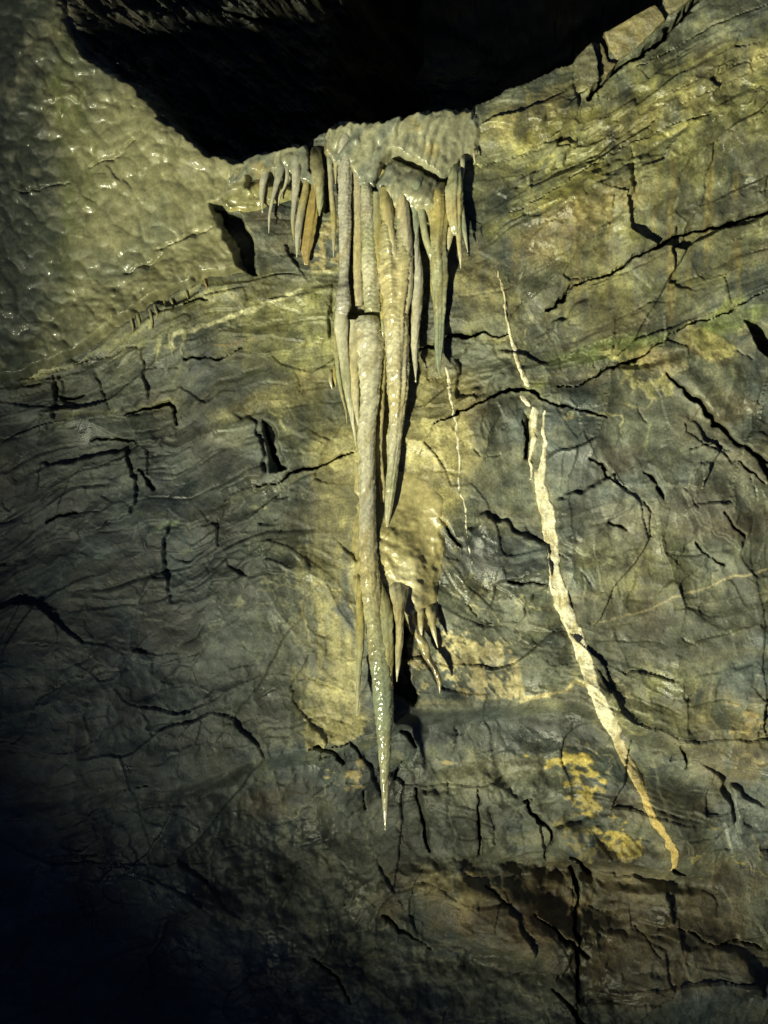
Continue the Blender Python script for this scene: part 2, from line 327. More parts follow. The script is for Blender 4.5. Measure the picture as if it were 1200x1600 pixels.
# broad tints (mineral films), each ragged and streaked downwards
def tint(col, cx, cy, rx, ry, ang=0, amt=.8, st=.35, seed=1, rag=.35):
    global COL
    m = blob(cx, cy, rx, ry, ang, rag, seed, 60)*np.clip(.75+st*streak*1.6+st*n2*1.3, 0, 1)
    COL = mix(COL, col, m*amt)
TAN = (.275, .235, .095); OLV = (.17, .165, .062); OCH = (.36, .27, .095); GRN = (.11, .135, .035); GRY = (.12, .135, .125); BRN = (.10, .072, .032)
tint(OLV, 1010, 230, 330, 150, -27, .75, .5, 3)
tint(OLV, 1000, 430, 280, 90, -15, .55, .6, 4)
tint(TAN, 830, 190, 120, 45, -22, .6, .5, 5)
tint(OLV, 470, 520, 130, 90, -20, .8, .4, 6)
tint(TAN, 430, 620, 140, 26, -18, .6, .5, 7)
tint(OLV, 500, 660, 70, 90, 0, .75, .4, 8)
tint(OLV, 330, 480, 180, 30, -20, .6, .4, 9)
tint(BRN, 900, 350, 130, 60, -20, .6, .6, 10)
tint(TAN, 740, 440, 60, 60, -20, .5, .5, 11)
tint(OLV, 980, 880, 130, 90, 0, .45, .6, 12)
tint(OLV, 1080, 1120, 150, 60, 8, .5, .5, 13)
tint(BRN, 1150, 1150, 100, 80, 0, .5, .5, 14)
tint(BRN, 760, 1430, 170, 70, 10, .85, .3, 15)
tint(BRN, 1000, 1450, 220, 130, 0, .7, .3, 16)
tint(TAN, 720, 1400, 90, 30, 8, .35, .4, 17)
tint((.19,.21,.19), 1175, 1290, 75, 50, 30, .9, .2, 18)
tint(GRY, 1000, 770, 210, 120, 0, .35, .2, 19)
tint(BRN, 210, 920, 110, 60, 0, .55, .6, 20)
tint(OLV, 680, 600, 60, 60, -10, .8, .3, 21)
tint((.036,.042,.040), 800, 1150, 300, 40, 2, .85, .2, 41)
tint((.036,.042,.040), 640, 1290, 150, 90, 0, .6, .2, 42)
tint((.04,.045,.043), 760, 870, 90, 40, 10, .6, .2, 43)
tint(TAN, 700, 690, 75, 140, 0, .7, .3, 22)
tint(TAN, 1090, 140, 200, 34, -27, .5, .5, 23)
tint(GRN, 950, 545, 110, 22, -12, .85, .2, 24, .2)
tint(GRN, 1150, 500, 90, 20, -22, .8, .2, 25, .2)
tint(OCH, 1020, 560, 45, 26, 20, .45, .2, 26)
tint(OCH, 1110, 535, 60, 25, 30, .35, .3, 27)
tint((.23, .21, .06), 860, 205, 90, 16, -24, .8, .2, 28)
tint((.23, .21, .06), 900, 290, 110, 12, -30, .6, .3, 29)
cm_ = np.clip(poly_sd([(484,735),(556,650),(560,560),(640,560),(690,660),(706,760),(690,870),(655,960),(560,960),(556,1140),(486,1160),(480,960)], 3.2, 80)/30+.5+streak*.5+.3*n2, 0, 1)
COL = mix(COL, (.245, .22, .095), np.clip(cm_*(.62+.9*streak+.3*n2), 0, .85)); COL = mix(COL, (.075, .082, .07), (poly_sd([(512,950),(538,935),(553,962),(557,1010),(548,985),(530,962)], 1.0)/6+.5)*.8)
# vertical run-down stains from bedding lips, upper right
m = sstep(.15, .55, fbm(X/15, Y/300, 215, 3))*blob(1010, 380, 230, 130, -15, .3, 30)
COL = mix(COL, (.20, .16, .055), m*.6)
m = sstep(.2, .6, fbm(X/12, Y/260, 216, 3))*blob(200, 880, 200, 110, 0, .3, 31)
COL = mix(COL, (.12, .09, .04), m*.5)
# thin pale calcite threads
th = np.abs(fbm(X/85, Y/62, 220, 4)); thm = sstep(.022, .004, th)*sstep(-.1, .35, fbm(X/160, Y/160, 221, 3))
COL = mix(COL, (.25, .23, .12), thm*.75)
th = np.abs(fbm(X/50+9, Y/50, 222, 3)); thm = sstep(.018, .003, th)*sstep(.05, .5, fbm(X/120, Y/120, 223, 3))*sstep(700, 900, Y)
COL = mix(COL, (.22, .2, .12), thm*.45)
def pale(pts, col, amt=.9, jit=.9):
    global COL
    f, sl = line_field(pts, jit); COL = mix(COL, col, sstep(0, .6, f)*amt*(.75+.5*n3))
pale([(925,974,3),(1000,962,5),(1040,945,4),(1080,925,6),(1130,908,4),(1200,890,5)], (.30,.26,.14))
pale([(820,1095,14),(850,1088,10),(880,1082,8),(905,1066,12),(925,1072,8)], (.38,.32,.15))
pale([(805,1035,18),(810,1070,14),(822,1092,10)], (.34,.29,.14))
pale([(420,640,4),(436,648,8),(447,672,4)], (.34,.32,.15)); pale([(480,800,4),(488,960,3)], (.25,.22,.1), .6)
pale([(485,1000,3),(470,940,4),(495,910,3),(535,925,3),(556,960,3)], (.3,.26,.12))
pale([(400,900,4),(430,905,4),(475,880,5)], (.2,.19,.1), .6); pale([(-10,742,4),(80,725,3),(160,700,4)], (.2,.19,.11), .5)
pale([(240,830,8),(262,820,14),(280,815,12)], (.30,.30,.12)); pale([(150,870,8),(190,855,12),(200,860,8)], (.24,.24,.14))
pale([(280,862,5),(300,858,7)], (.28,.27,.12)); pale([(255,860,2),(257,900,2)], (.25,.25,.14), .5)
pale([(270,550,4),(275,525,9),(330,508,11),(400,482,11),(470,455,8)], (.46,.44,.25)); pale([(245,550,10),(250,530,12)], (.35,.35,.17), .7)
pale([(130,560,8),(200,528,12),(260,490,10),(330,455,8)], (.26,.26,.12), .8)
pale([(335,540,3),(400,532,4)], (.33,.22,.08), .8)
pale([(970,625,3),(1010,640,4),(1045,600,3),(1030,565,4)], (.27,.25,.12), .6); pale([(1020,660,5),(1010,700,7),(1030,740,3)], (.2,.2,.1), .5)
pale([(1105,1290,4),(1125,1298,3),(1145,1330,2)], (.3,.25,.08), .8); pale([(1180,1310,5),(1195,1350,4)], (.3,.27,.12)); pale([(1155,1355,5),(1175,1362,3),(1215,1375,3)], (.34,.29,.08))
pale([(700,810,3),(730,805,2)], (.2,.2,.14), .5); pale([(712,950,3),(735,900,2)], (.25,.22,.12), .6)
# pale yellow films along the bedding partings
def along(k, x0, x1, dy, w, col, amt, seed):
    global COL
    yy = curve_rows(k)+dy; d = np.abs(JY-yy-3*fbm(X/30, Y/60, seed, 2)); g = np.clip(.25+1.7*fbm(X/60, Y/200, seed+1, 3), 0, 1)*sstep(x0-40, x0, X)*sstep(x1+40, x1, X)
    COL = mix(COL, col, sstep(w, 0, d)*g*amt)
    COL = mix(COL, col, sstep(w*4, 0, (JY-yy))*sstep(-2, 2, JY-yy)*g*amt*.4*np.clip(.5+streak*1.5, 0, 1))
along('A', 0, 560, 4, 9, (.27, .26, .12), .9, 401); along('A', 740, 1220, 5, 8, (.25, .235, .08), .9, 403)
along('Z', 740, 1220, 30, 9, (.22, .21, .075), .8, 405); along('A', 760, 1220, -52, 8, (.23, .22, .08), .7, 407)
along('B', 100, 560, -8, 6, (.22, .21, .09), .7, 409); along('B', 780, 1220, 10, 9, (.22, .2, .08), .6, 411)
along('C', 0, 560, 7, 6, (.23, .21, .09), .7, 413); along('C', 850, 1220, -7, 12, (.19, .21, .055), .8, 415)
along('D', 0, 480, 0, 5, (.18, .17, .09), .5, 417); along('E', 640, 1220, -6, 6, (.22, .19, .09), .5, 419)
# flaky ochre crusts
pale([(800,500,26),(822,590,30),(835,650,34),(850,760,44),(862,860,40),(885,945,44),(915,1030,44),(944,1110,46),(983,1190,40),(1024,1285,44),(1055,1352,40)], (.20,.19,.10), .42, 1.6)
for q in ([(247,532,9),(248,550,6),(246,566,3)],[(268,528,7),(267,545,5),(269,560,2)],[(290,520,10),(286,540,7),(282,556,3)],[(235,500,4),(238,512,5),(234,517,4)],[(222,500,5),(218,516,3)],[(262,478,5),(258,494,3)]):
    f, sl = line_field(q, 1.0); k_ = sstep(0, .7, f)*(.7+.6*n3); COL = mix(COL, (.30, .29, .14), k_*.8); H += .004*sstep(0, .8, f)
fl = fbm((X+Y*.9)/26, (Y-X*1.15)/6, 230, 4)
def crust(poly, col, thr=-.05, amt=.95, pat=None, soft=14):
    global COL, H
    sd = poly_sd(poly, 1.6, 60); p = fl if pat is None else pat
    m = sstep(thr, thr+.22, p*.8+.35*n3+np.clip(sd/soft, -1, .45)*.55-.1)*(sd > -14)
    COL = mix(COL, col, m*amt); H = H+.0022*m
fl = fl*.55+.75*fbm(X/13, Y/17, 233, 4)
crust([(655,965),(690,985),(760,1000),(800,1000),(812,1050),(810,1090),(770,1098),(735,1090),(700,1085),(680,1040)], (.33, .285, .14), -.02, .85)
crust([(615,1000),(650,990),(680,1050),(655,1090),(625,1075)], (.3,.26,.14), .1)
P2 = fbm((X-Y*.4)/22, (Y+X*.1)/12, 231, 5)
crust([(830,1185),(900,1195),(940,1190),(945,1240),(930,1250),(960,1270),(985,1300),(1000,1340),(985,1352),(960,1350),(945,1310),(900,1270),(885,1240),(850,1205)], (.34,.27,.07), -.03, .9, P2+.6*n2)
crust([(860,1280),(940,1290),(960,1350),(900,1350)], (.2,.17,.06), .1, .7, P2)
crust([(500,1210),(560,1195),(580,1240),(545,1255),(520,1250)], (.3,.24,.1), .02, .9, P2)
crust([(700,1205),(725,1200),(735,1225)], (.28,.22,.08), -.1, .8, P2)
crust([(1130,1100),(1180,1110),(1190,1150),(1140,1140)], (.22,.17,.07), .05, .6, P2)
crust([(478,1060),(560,1060),(560,1160),(480,1168)], (.24,.215,.10), -.1, .8, P2)
crust([(1080,1370),(1100,1360),(1110,1378)], (.28,.23,.07), .0, .8, P2)
crust([(1075,1330),(1090,1330),(1088,1348)], (.3,.26,.1), -.1, .7, P2)
crust([(500,350),(535,340),(530,410),(495,420)], (.24,.20,.09), .0, .8, n3*.7+n2*.4)
crust([(935,540),(1010,555),(1060,590),(1040,625),(1010,620),(960,585)], (.27,.25,.1), .05, .7, n2)
crust([(1060,500),(1130,520),(1150,560),(1100,570)], (.28,.26,.1), .05, .7, n2)
COL *= (1.12+.75*sstep(-.25,.35,fbm(X/70, Y/48, 241, 5))-.36+.25*sstep(0,.25,fbm(X/22, Y/17, 242, 4))+.16*_hash(np.floor(f2_*5), np.floor(f1*5), 5)*0-.08)[..., None]
COL *= (1+.26*n3+.22*n2+.10*fbm(X/4, Y/4, 240, 2))[..., None]
k_ = np.clip(sstep(600, 200, X+60*n1)*sstep(430, 860, Y+40*n1)+.8*sstep(1500, 1650, Y+.35*(600-X)), 0, 1); COL = COL*(1-k_[..., None]*np.array((.82, .74, .56))); COL = COL*(1-.8*inpit)[..., None]  # dark slate plus painted lamp fall-off, lower left and bottom; hollow shade painted too
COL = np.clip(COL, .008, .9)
WET = np.clip(.56-.32*sstep(.0, .5, fbm(X/70, Y/40, 250, 4)-.05+.35*blob(1020, 280, 330, 200, -25, .3)+.15*blob(760, 860, 200, 160)-.45*blob(200, 1000, 360, 320)+.35*blob(700, 920, 60, 50)+.35*blob(840, 930, 60, 40)+.3*blob(980, 190, 160, 40, -27)), .2, .75)     # roughness map: films of water

# ------------------------------------------------------------------ materials
def rock_material(name, bump=.35, scale=1.0, sss=0.0, coat=0.0, rough_add=0.0, spec=.5, grit=.48, fine=.0014):
    m = bpy.data.materials.new(name); m.use_nodes = True; nt = m.node_tree; N = nt.nodes; L = nt.links
    b = N['Principled BSDF']
    a = N.new('ShaderNodeAttribute'); a.attribute_name = 'Col'
    r = N.new('ShaderNodeAttribute'); r.attribute_name = 'Rgh'
    tc = N.new('ShaderNodeTexCoord')
    def noise(sc, det, rg=.6):
        n = N.new('ShaderNodeTexNoise'); n.inputs['Scale'].default_value = sc*scale; n.inputs['Detail'].default_value = det
        n.inputs['Roughness'].default_value = rg; L.new(tc.outputs['Object'], n.inputs['Vector']); return n
    nf = noise(140, 6, .7); nm = noise(33, 5, .62)
    def mr(src, lo, hi, f0=.3, f1=.7):
        n = N.new('ShaderNodeMapRange'); n.inputs[1].default_value = f0; n.inputs[2].default_value = f1
        n.inputs[3].default_value = lo; n.inputs[4].default_value = hi; L.new(src, n.inputs[0]); return n
    v1 = mr(nf.outputs[0], 1-grit, 1+grit); v2 = mr(nm.outputs[0], .75, 1.25)
    mu = N.new('ShaderNodeMath'); mu.operation = 'MULTIPLY'; L.new(v1.outputs[0], mu.inputs[0]); L.new(v2.outputs[0], mu.inputs[1])
    vm = N.new('ShaderNodeVectorMath'); vm.operation = 'SCALE'; L.new(a.outputs['Color'], vm.inputs[0]); L.new(mu.outputs[0], vm.inputs['Scale'])
    L.new(vm.outputs[0], b.inputs['Base Color'])
    rr = mr(nm.outputs[0], -.12, .16); ad = N.new('ShaderNodeMath'); ad.operation = 'ADD'; ad.use_clamp = True
    L.new(r.outputs['Fac'], ad.inputs[0]); L.new(rr.outputs[0], ad.inputs[1])
    ad2 = N.new('ShaderNodeMath'); ad2.operation = 'ADD'; ad2.use_clamp = True; ad2.inputs[1].default_value = rough_add
    L.new(ad.outputs[0], ad2.inputs[0]); L.new(ad2.outputs[0], b.inputs['Roughness'])
    b.inputs['Specular IOR Level'].default_value = spec
    b.inputs['Coat Weight'].default_value = coat; b.inputs['Coat Roughness'].default_value = .12
    if sss:
        b.inputs['Subsurface Weight'].default_value = sss; b.inputs['Subsurface Scale'].default_value = .006
        b.inputs['Subsurface Radius'].default_value = (1, .8, .4)
    b1 = N.new('ShaderNodeBump'); b1.inputs['Strength'].default_value = bump; b1.inputs['Distance'].default_value = .004
    b2 = N.new('ShaderNodeBump'); b2.inputs['Strength'].default_value = bump*.9; b2.inputs['Distance'].default_value = fine
    L.new(nm.outputs[0], b1.inputs['Height']); L.new(nf.outputs[0], b2.inputs['Height'])
    L.new(b1.outputs[0], b2.inputs['Normal']); L.new(b2.outputs[0], b.inputs['Normal'])
    return m
M_ROCK = rock_material('wet_slate_rock', .6, 1.0, spec=.5, grit=.5, fine=.0034)
M_FLOW = rock_material('wet_flowstone', .32, 1.3, .12, .2, 0, grit=.26)
M_STAL = rock_material('wet_calcite', .26, 1.5, .25, .5, -.04, grit=.16)
M_VEIN = rock_material('white_calcite_vein', .8, 1.7, 0, 0, .22)

def props(o, label=None, cat=None, group=None, kind=None):
    for k, v in (('label', label), ('category', cat), ('group', group), ('kind', kind)):
        if v: o[k] = v
    return o
def mesh_obj(name, co, faces, col, rgh, mat, parent=None, loc=(0, 0, 0)):
    me = bpy.data.meshes.new(name)
    me.vertices.add(len(co)); me.vertices.foreach_set('co', (co-np.array(loc)).astype(np.float32).ravel())
    k = faces.shape[1]
    me.loops.add(faces.size); me.loops.foreach_set('vertex_index', faces.astype(np.int32).ravel())
    me.polygons.add(len(faces)); me.polygons.foreach_set('loop_start', (np.arange(len(faces))*k).astype(np.int32))
    me.polygons.foreach_set('loop_total', np.full(len(faces), k, np.int32))
    me.polygons.foreach_set('use_smooth', np.ones(len(faces), bool))
    me.update(calc_edges=True)
    a = me.attributes.new('Col', 'FLOAT_COLOR', 'POINT'); a.data.foreach_set('color', np.concatenate([col, np.ones((len(col), 1))], 1).astype(np.float32).ravel())
    a = me.attributes.new('Rgh', 'FLOAT', 'POINT'); a.data.foreach_set('value', rgh.astype(np.float32))
    me.materials.append(mat)
    o = bpy.data.objects.new(name, me); C.objects.link(o)
    if parent is not None: o.parent = parent
    else: o.location = loc
    return o
IDX = np.arange(NY*NX).reshape(NY, NX)
QF = np.stack([IDX[:-1, :-1], IDX[1:, :-1], IDX[1:, 1:], IDX[:-1, 1:]], -1)        # faces (ny-1, nx-1, 4), normal toward -y
def grid_obj(name, facemask, h, col, rgh, mat, parent=None):
    f = QF[facemask]
    used = np.unique(f); remap = np.zeros(NY*NX, np.int64); remap[used] = np.arange(len(used))
    x = X.ravel()[used]; y = Y.ravel()[used]; hh = h.ravel()[used]
    co = np.stack([(x-600)*S, -hh, (800-y)*S], 1)
    loc = (0, 0, 0) if parent is not None else (float(co[:, 0].mean()), float(co[:, 1].mean()), float(co[:, 2].min()))
    return mesh_obj(name, co, remap[f], col.reshape(-1, 3)[used], rgh.ravel()[used], mat, parent, loc)
def fc(a): return a[:-1, :-1]

# ------------------------------------------------------------------ the wall, split along its bedding planes and joints
wall = bpy.data.objects.new('cave_wall', None); C.objects.link(wall); props(wall, kind='structure')
band = np.zeros(X.shape, int)
for k in 'ABCDEF':
    band += (JY > curve(JX.ravel(), Lf[k]).reshape(X.shape)).astype(int)
joints = {0: [(560, .0), (905, -.1)], 1: [(300, .1), (700, .3), (985, .05)], 2: [(275, .1), (560, -.1), (850, .3)], 3: [(430, .3), (690, .4), (1045, -.8)],
          4: [(235, .2), (480, 0), (810, .1), (1010, .2)], 5: [(300, .1), (545, .1), (665, .15), (865, .1), (1070, .2)], 6: [(540, .1), (905, .02)]}
mid = {0: 200, 1: 450, 2: 600, 3: 800, 4: 1050, 5: 1280, 6: 1500}
part = band*10
for b_, js in joints.items():
    for xj, sl in js: part += ((JX-(Y-mid[b_])*sl > xj) & (band == b_)).astype(int)
insidepit = psd > 25
part = np.where(insidepit, 99, part)
for p in np.unique(fc(part)):
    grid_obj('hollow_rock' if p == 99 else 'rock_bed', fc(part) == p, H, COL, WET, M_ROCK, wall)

# ------------------------------------------------------------------ flowstone sheets lying on the wall
def sheet(name, sd, height, col, rgh, mat, edge=6, base=None, thick=.0):
    """a skin over the wall where sd>0; its rim dives into the rock"""
    b = H if base is None else base
    k = sstep(-edge*.6, edge, sd)
    h = b-.012+(height+.012)*k; h = np.maximum(h, np.minimum(H, b+.04)+.003*k-.004*(1-k))
    m = (sd > -edge*.6); fm = m[:-1, :-1] & m[1:, :-1] & m[:-1, 1:] & m[1:, 1:]
    return grid_obj(name, fm, h, col, rgh, mat)
# smooth version of the wall under the left flowstone
sd = poly_sd(FLOWP, 1.1, 500)
dw = X+fbm(X/60, Y/60, 301, 3)*16; dv = Y+fbm(X/60, Y/60, 302, 3)*16
dm = domes(dw+dv*.12, dv*.92-dw*.25, 21, 310)**1.0; dm2 = domes(dw, dv*.8, 11, 320)
wr = np.sin((dv-dw*.55)/5.2+fbm(X/40, Y/40, 330, 3)*5)
sm = 1.05-sstep(-.1, .5, fbm(X/110, Y/90, 331, 3)+.35*blob(300, 320, 130, 90))*.40
fh = .020+.026*fbm(X/120, Y/150, 340, 3)+.0150*dm*sm+.0075*domes(dw, dv*.85, 44, 315)+.0032*dm2*sm+.0020*wr*blob(110, 130, 130, 130, 0, .3)+.0022*wr*blob(150, 480, 240, 60, -22, .3)\
     +.0050*fbm(X/16, Y/11, 341, 3)*(.3+blob(260, 450, 220, 45, -22, .3)+blob(280, 170, 150, 40, 42, .3))
fh = fh+.02*sstep(60, 0, sd)*sstep(150, 260, Y)       # the lower rim rolls outward
for c in ([(143,267,3),(173,253,6),(200,237,6),(217,223,3)], [(247,397,2),(290,378,4),(335,362,2)], [(200,430,2),(235,420,4),(262,400,2)], [(30,305,2),(70,297,4),(110,290,2)]):
    f, sl = line_field([(a_, b_, w_*1.8) for a_, b_, w_ in c], 1.2); fh[sl] -= .012*sstep(0, .9, f[sl])
FC = np.zeros(X.shape+(3,))+np.array((.27, .26, .135))
FC = mix(FC, (.17, .18, .11), sstep(-.1, .5, fbm(X/60, Y/90, 350, 4)))
FC = mix(FC, (.19, .22, .06), np.clip(.35+streak, 0, 1)*blob(112, 300, 50, 300, 0, .4, 3)*.85)
FC = mix(FC, (.035, .045, .038), sstep(150, 30, X+fbm(X/50, Y/80, 351, 4)*60)*.9)  # lamp fading out at the left edge, painted into the flowstone colour
FC = mix(FC, (.12, .11, .05), blob(250, 450, 260, 45, -22, .4, 5)*.5)
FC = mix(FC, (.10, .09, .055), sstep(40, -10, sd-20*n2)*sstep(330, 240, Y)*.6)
FC = mix(FC, (.33, .31, .2), sstep(.25, .6, fbm(X/25, Y/30, 352, 4))*.45)
FC *= (1+.2*n3+.12*n2)[..., None]
FR = np.clip(.50-.2*sstep(0, .5, fbm(X/45, Y/70, 355, 3))-.08*blob(170, 190, 90, 120), .13, .6)
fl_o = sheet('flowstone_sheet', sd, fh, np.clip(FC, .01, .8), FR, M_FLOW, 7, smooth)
props(fl_o, 'broad bumpy olive flowstone sheet covering the upper left of the cave wall', 'flowstone')

# tan calcite film down the middle behind the stalactites, rippled fan at its right
flat = np.minimum(H, BASE0*.5+H*.5)
COATP = [(556,720),(620,735),(668,745),(695,780),(694,820),(688,870),(676,905),(684,945),(682,975),(668,985),(652,965),(640,985),(630,965),(612,962),(560,960),(552,900),(556,800)]
sd = poly_sd(COATP, 1.2, 80)
rip = np.sin((Y-(X-600)*.62)/4.2+fbm(X/25, Y/25, 361, 3)*4)
ch = .007+.046*blob(612, 905, 66, 135, -8, .1)+.0024*rip*blob(622, 890, 48, 105, -12, .5)*(1+n2)+.004*fbm(X/13, Y/9, 364, 3)+.0015*fbm(X/6, Y/60, 362, 3)+.002*fbm(X/22, Y/16, 363, 3)
CC = np.zeros(X.shape+(3,))+np.array((.33, .285, .13)); CC = mix(CC, (.25, .235, .10), sstep(0, .5, streak+.2*n2)*.7)
CC = mix(CC, (.46, .42, .25), blob(628, 930, 36, 60, 10, .3)*.7); CC *= (1+.14*n3+.08*n2)[..., None]
props(sheet('flowstone_fan', sd, ch*(.12+.88*sstep(735, 850, Y)), CC, np.clip(.36+.12*n2, .15, .6), M_FLOW, 9, np.maximum(H*(1-.45*sstep(6, 40, sd)), -.004)),
      'rippled tan flowstone fan spreading beside the lower middle of the longest stalactite', 'flowstone')
# fluted curtain along the lip of the hollow
slant = X+(Y-230)*.55
sd = poly_sd(BAND, .8, 70)+6*fbm(slant/7, Y/40, 407, 2)*sstep(230, 200, Y+.1*(X-600))
bh = (.050-.048*sstep(660, 745, X))*1.0+(1-.7*sstep(680, 740, X))*.022*ridged(slant/40, Y/130, 401, 2)+(1-.6*sstep(680, 740, X))*.009*np.abs(np.sin(slant/7.5+fbm(X/30, Y/50, 402, 3)*3))+.003*domes(dw, dv*.6, 13, 405)+.005*fbm(slant/9, Y/16, 403, 3)
BC = np.zeros(X.shape+(3,))+np.array((.27, .265, .17)); BC = mix(BC, (.19, .20, .15), sstep(-.1, .4, fbm(slant/22, Y/60, 406, 4)))
BC = mix(BC, (.33, .26, .09), sstep(.15, .5, n2)*.5); BC *= (1+.2*n3)[..., None]
BR = np.clip(.3+.15*n2, .12, .6)
props(sheet('flowstone_curtain', sd, bh, BC, BR, M_FLOW, 7, smooth*0), 'grey-green fluted flowstone curtain along the lip of the black hollow, above the main stalactites', 'flowstone')
sd = poly_sd(BAND2, .8, 50)
props(sheet('flowstone_curtain', sd, bh-.014, BC*.95, BR, M_FLOW, 6, smooth*0), 'small grey flowstone curtain under the hollow with the short crooked stalactites hanging from it', 'flowstone')
sd = poly_sd(CAP, .7, 50)
props(sheet('flowstone_dome', sd, bh*.75+.036*sstep(-2, 40, sd), mix(BC, (.34, .29, .11), .45*sstep(300, 350, Y)), BR, M_FLOW, 9, smooth*0),
      'rounded grey-yellow flowstone cap under the dark slanting gap, crowning the main stalactites', 'flowstone')
sd = poly_sd(BACK, .5, 40)
kh = .022+.014*ridged(X/16, Y/200, 421, 2)+.002*fbm(X/8, Y/14, 422, 3)
KC = mix(np.zeros(X.shape+(3,))+np.array((.30, .27, .13)), (.22, .19, .06), sstep(0, .5, fbm(X/9, Y/90, 423, 3)))
props(sheet('flowstone_sheet', sd, kh, KC, BR, M_FLOW, 5, smooth*0), 'fluted yellow-brown flowstone sheet behind and between the thick shafts of the bundle', 'flowstone')
# wet ledge film left of the small hole
LEDG = [(345,318),(375,292),(412,282),(470,296),(468,310),(420,322),(385,335),(352,330)]
sd = poly_sd(LEDG, .7, 40)
props(sheet('flowstone_lip', sd, .022+.006*fbm(X/14, Y/10, 410, 3), BC*np.array((1.05, 1.0, .7)), np.clip(BR-.08, .1, .5), M_FLOW, 7, H*.5),
      'thin wet flowstone lip just above the dark triangular hole', 'flowstone')

# ------------------------------------------------------------------ veins in the rock
def vein(name, lines, label, th=.0040, col=(.64, .60, .43), low=(.5, .36, .10), group=None):
    sd = np.full(X.shape, -99.0)
    for pts in lines:
        f, sl = line_field([(a, b, w*1.04) for a, b, w in pts], .65, 30, cap=1)
        hw = np.mean([p[2] for p in pts])/2
        sd[sl] = np.maximum(sd[sl], f[sl]*hw)
    sd = sd+1.5*fbm(X/8, Y/11, 505, 3)+2.0*fbm(X/30, Y/26, 506, 2)*sstep(2, 8, sd)
    k = sstep(-1.6, 1.4, sd); v, e = facets(X+n3*3, Y*.8, 9, 500)
    h = H-.006+(.006+th+.0018*v+.0012*fbm(X/5, Y/5, 501, 2))*k
    crk = sstep(.04, .0, np.abs(fbm(X/15, Y/11, 502, 3)))
    h -= .0025*crk*k
    cc = np.zeros(X.shape+(3,))+np.array(col); cc = mix(cc, (.34, .29, .14), sstep(-.1, .5, fbm(X/9, Y/20, 503, 4))*.8)
    cc = mix(cc, (.20, .15, .06), crk*.7); cc = mix(cc, low, sstep(1130, 1260, Y)*.85); cc *= (1+.14*n3)[..., None]
    cc = mix(cc, (.36, .30, .13), sstep(560, 470, Y)*.5)
    m = sd > -1.6; fm = m[:-1, :-1] | m[1:, 1:]
    o = grid_obj(name, fm, h, np.clip(cc, .01, .85), np.full(X.shape, .5), M_VEIN)
    return props(o, label, 'rock vein', group)
vein('calcite_vein', [[(843,742,12),(848,765,19),(856,800,20),(862,840,21),(864,880,19),(870,915,21),(884,948,24),(900,990,22),(915,1030,21),(930,1075,22),(944,1110,23),(962,1140,18),(972,1165,18),(983,1190,17),(996,1215,16),(1010,1250,14),(1024,1285,14),(1040,1308,11),(1052,1330,11),(1055,1352,9),(1052,1362,3)],
                      [(853,640,5),(850,670,5),(854,705,8),(851,735,13),(845,765,12)], [(836,640,13),(834,670,9),(832,705,6),(833,752,3)]],
     'thick cream white calcite vein crossing the right of the wall diagonally, yellowing towards its foot')
vein('calcite_vein', [[(779,425,2.5),(785,460,3),(791,495,4),(800,525,6),(808,555,7),(818,580,8),(826,598,9)], [(818,618,8),(826,630,8)]],
     'tapering pale vein above the black crack, over the thick white vein', group=None)
vein('thread_vein', [[(696,572,4),(702,610,6),(708,640,5),(714,670,6),(718,700,5),(716,745,3.5),(720,772,4),(729,800,3),(733,850,2.5),(738,880,2)]],
     'thread-thin cream vein running down the rock between the main stalactites and the thick white vein', .002)

# ------------------------------------------------------------------ stalactites
def interp_h(px, py):
    i = int(np.clip(np.searchsorted(gx, px), 0, NX-1)); j = int(np.clip(np.searchsorted(gy, py), 0, NY-1)); return max(float(H[j, i]), -.06)
def smooth_path(pts, step):
    P = np.array(pts, float); d = np.r_[0, np.cumsum(np.hypot(np.diff(P[:, 0]), np.diff(P[:, 1])))]
    n = max(int(d[-1]/step), 8); t = np.linspace(0, d[-1], n+1)
    out = []
    for k in range(P.shape[1]):
        # monotone-ish cubic (finite-difference hermite)
        m = np.gradient(P[:, k], d) if len(P) > 2 else np.full(len(P), (P[-1, k]-P[0, k])/d[-1])
        i = np.clip(np.searchsorted(d, t)-1, 0, len(d)-2); hh = d[i+1]-d[i]; s = (t-d[i])/hh
        out.append((2*s**3-3*s**2+1)*P[i, k]+(s**3-2*s**2+s)*hh*m[i]+(-2*s**3+3*s**2)*P[i+1, k]+(s**3-s**2)*hh*m[i+1])
    return np.array(out).T, t
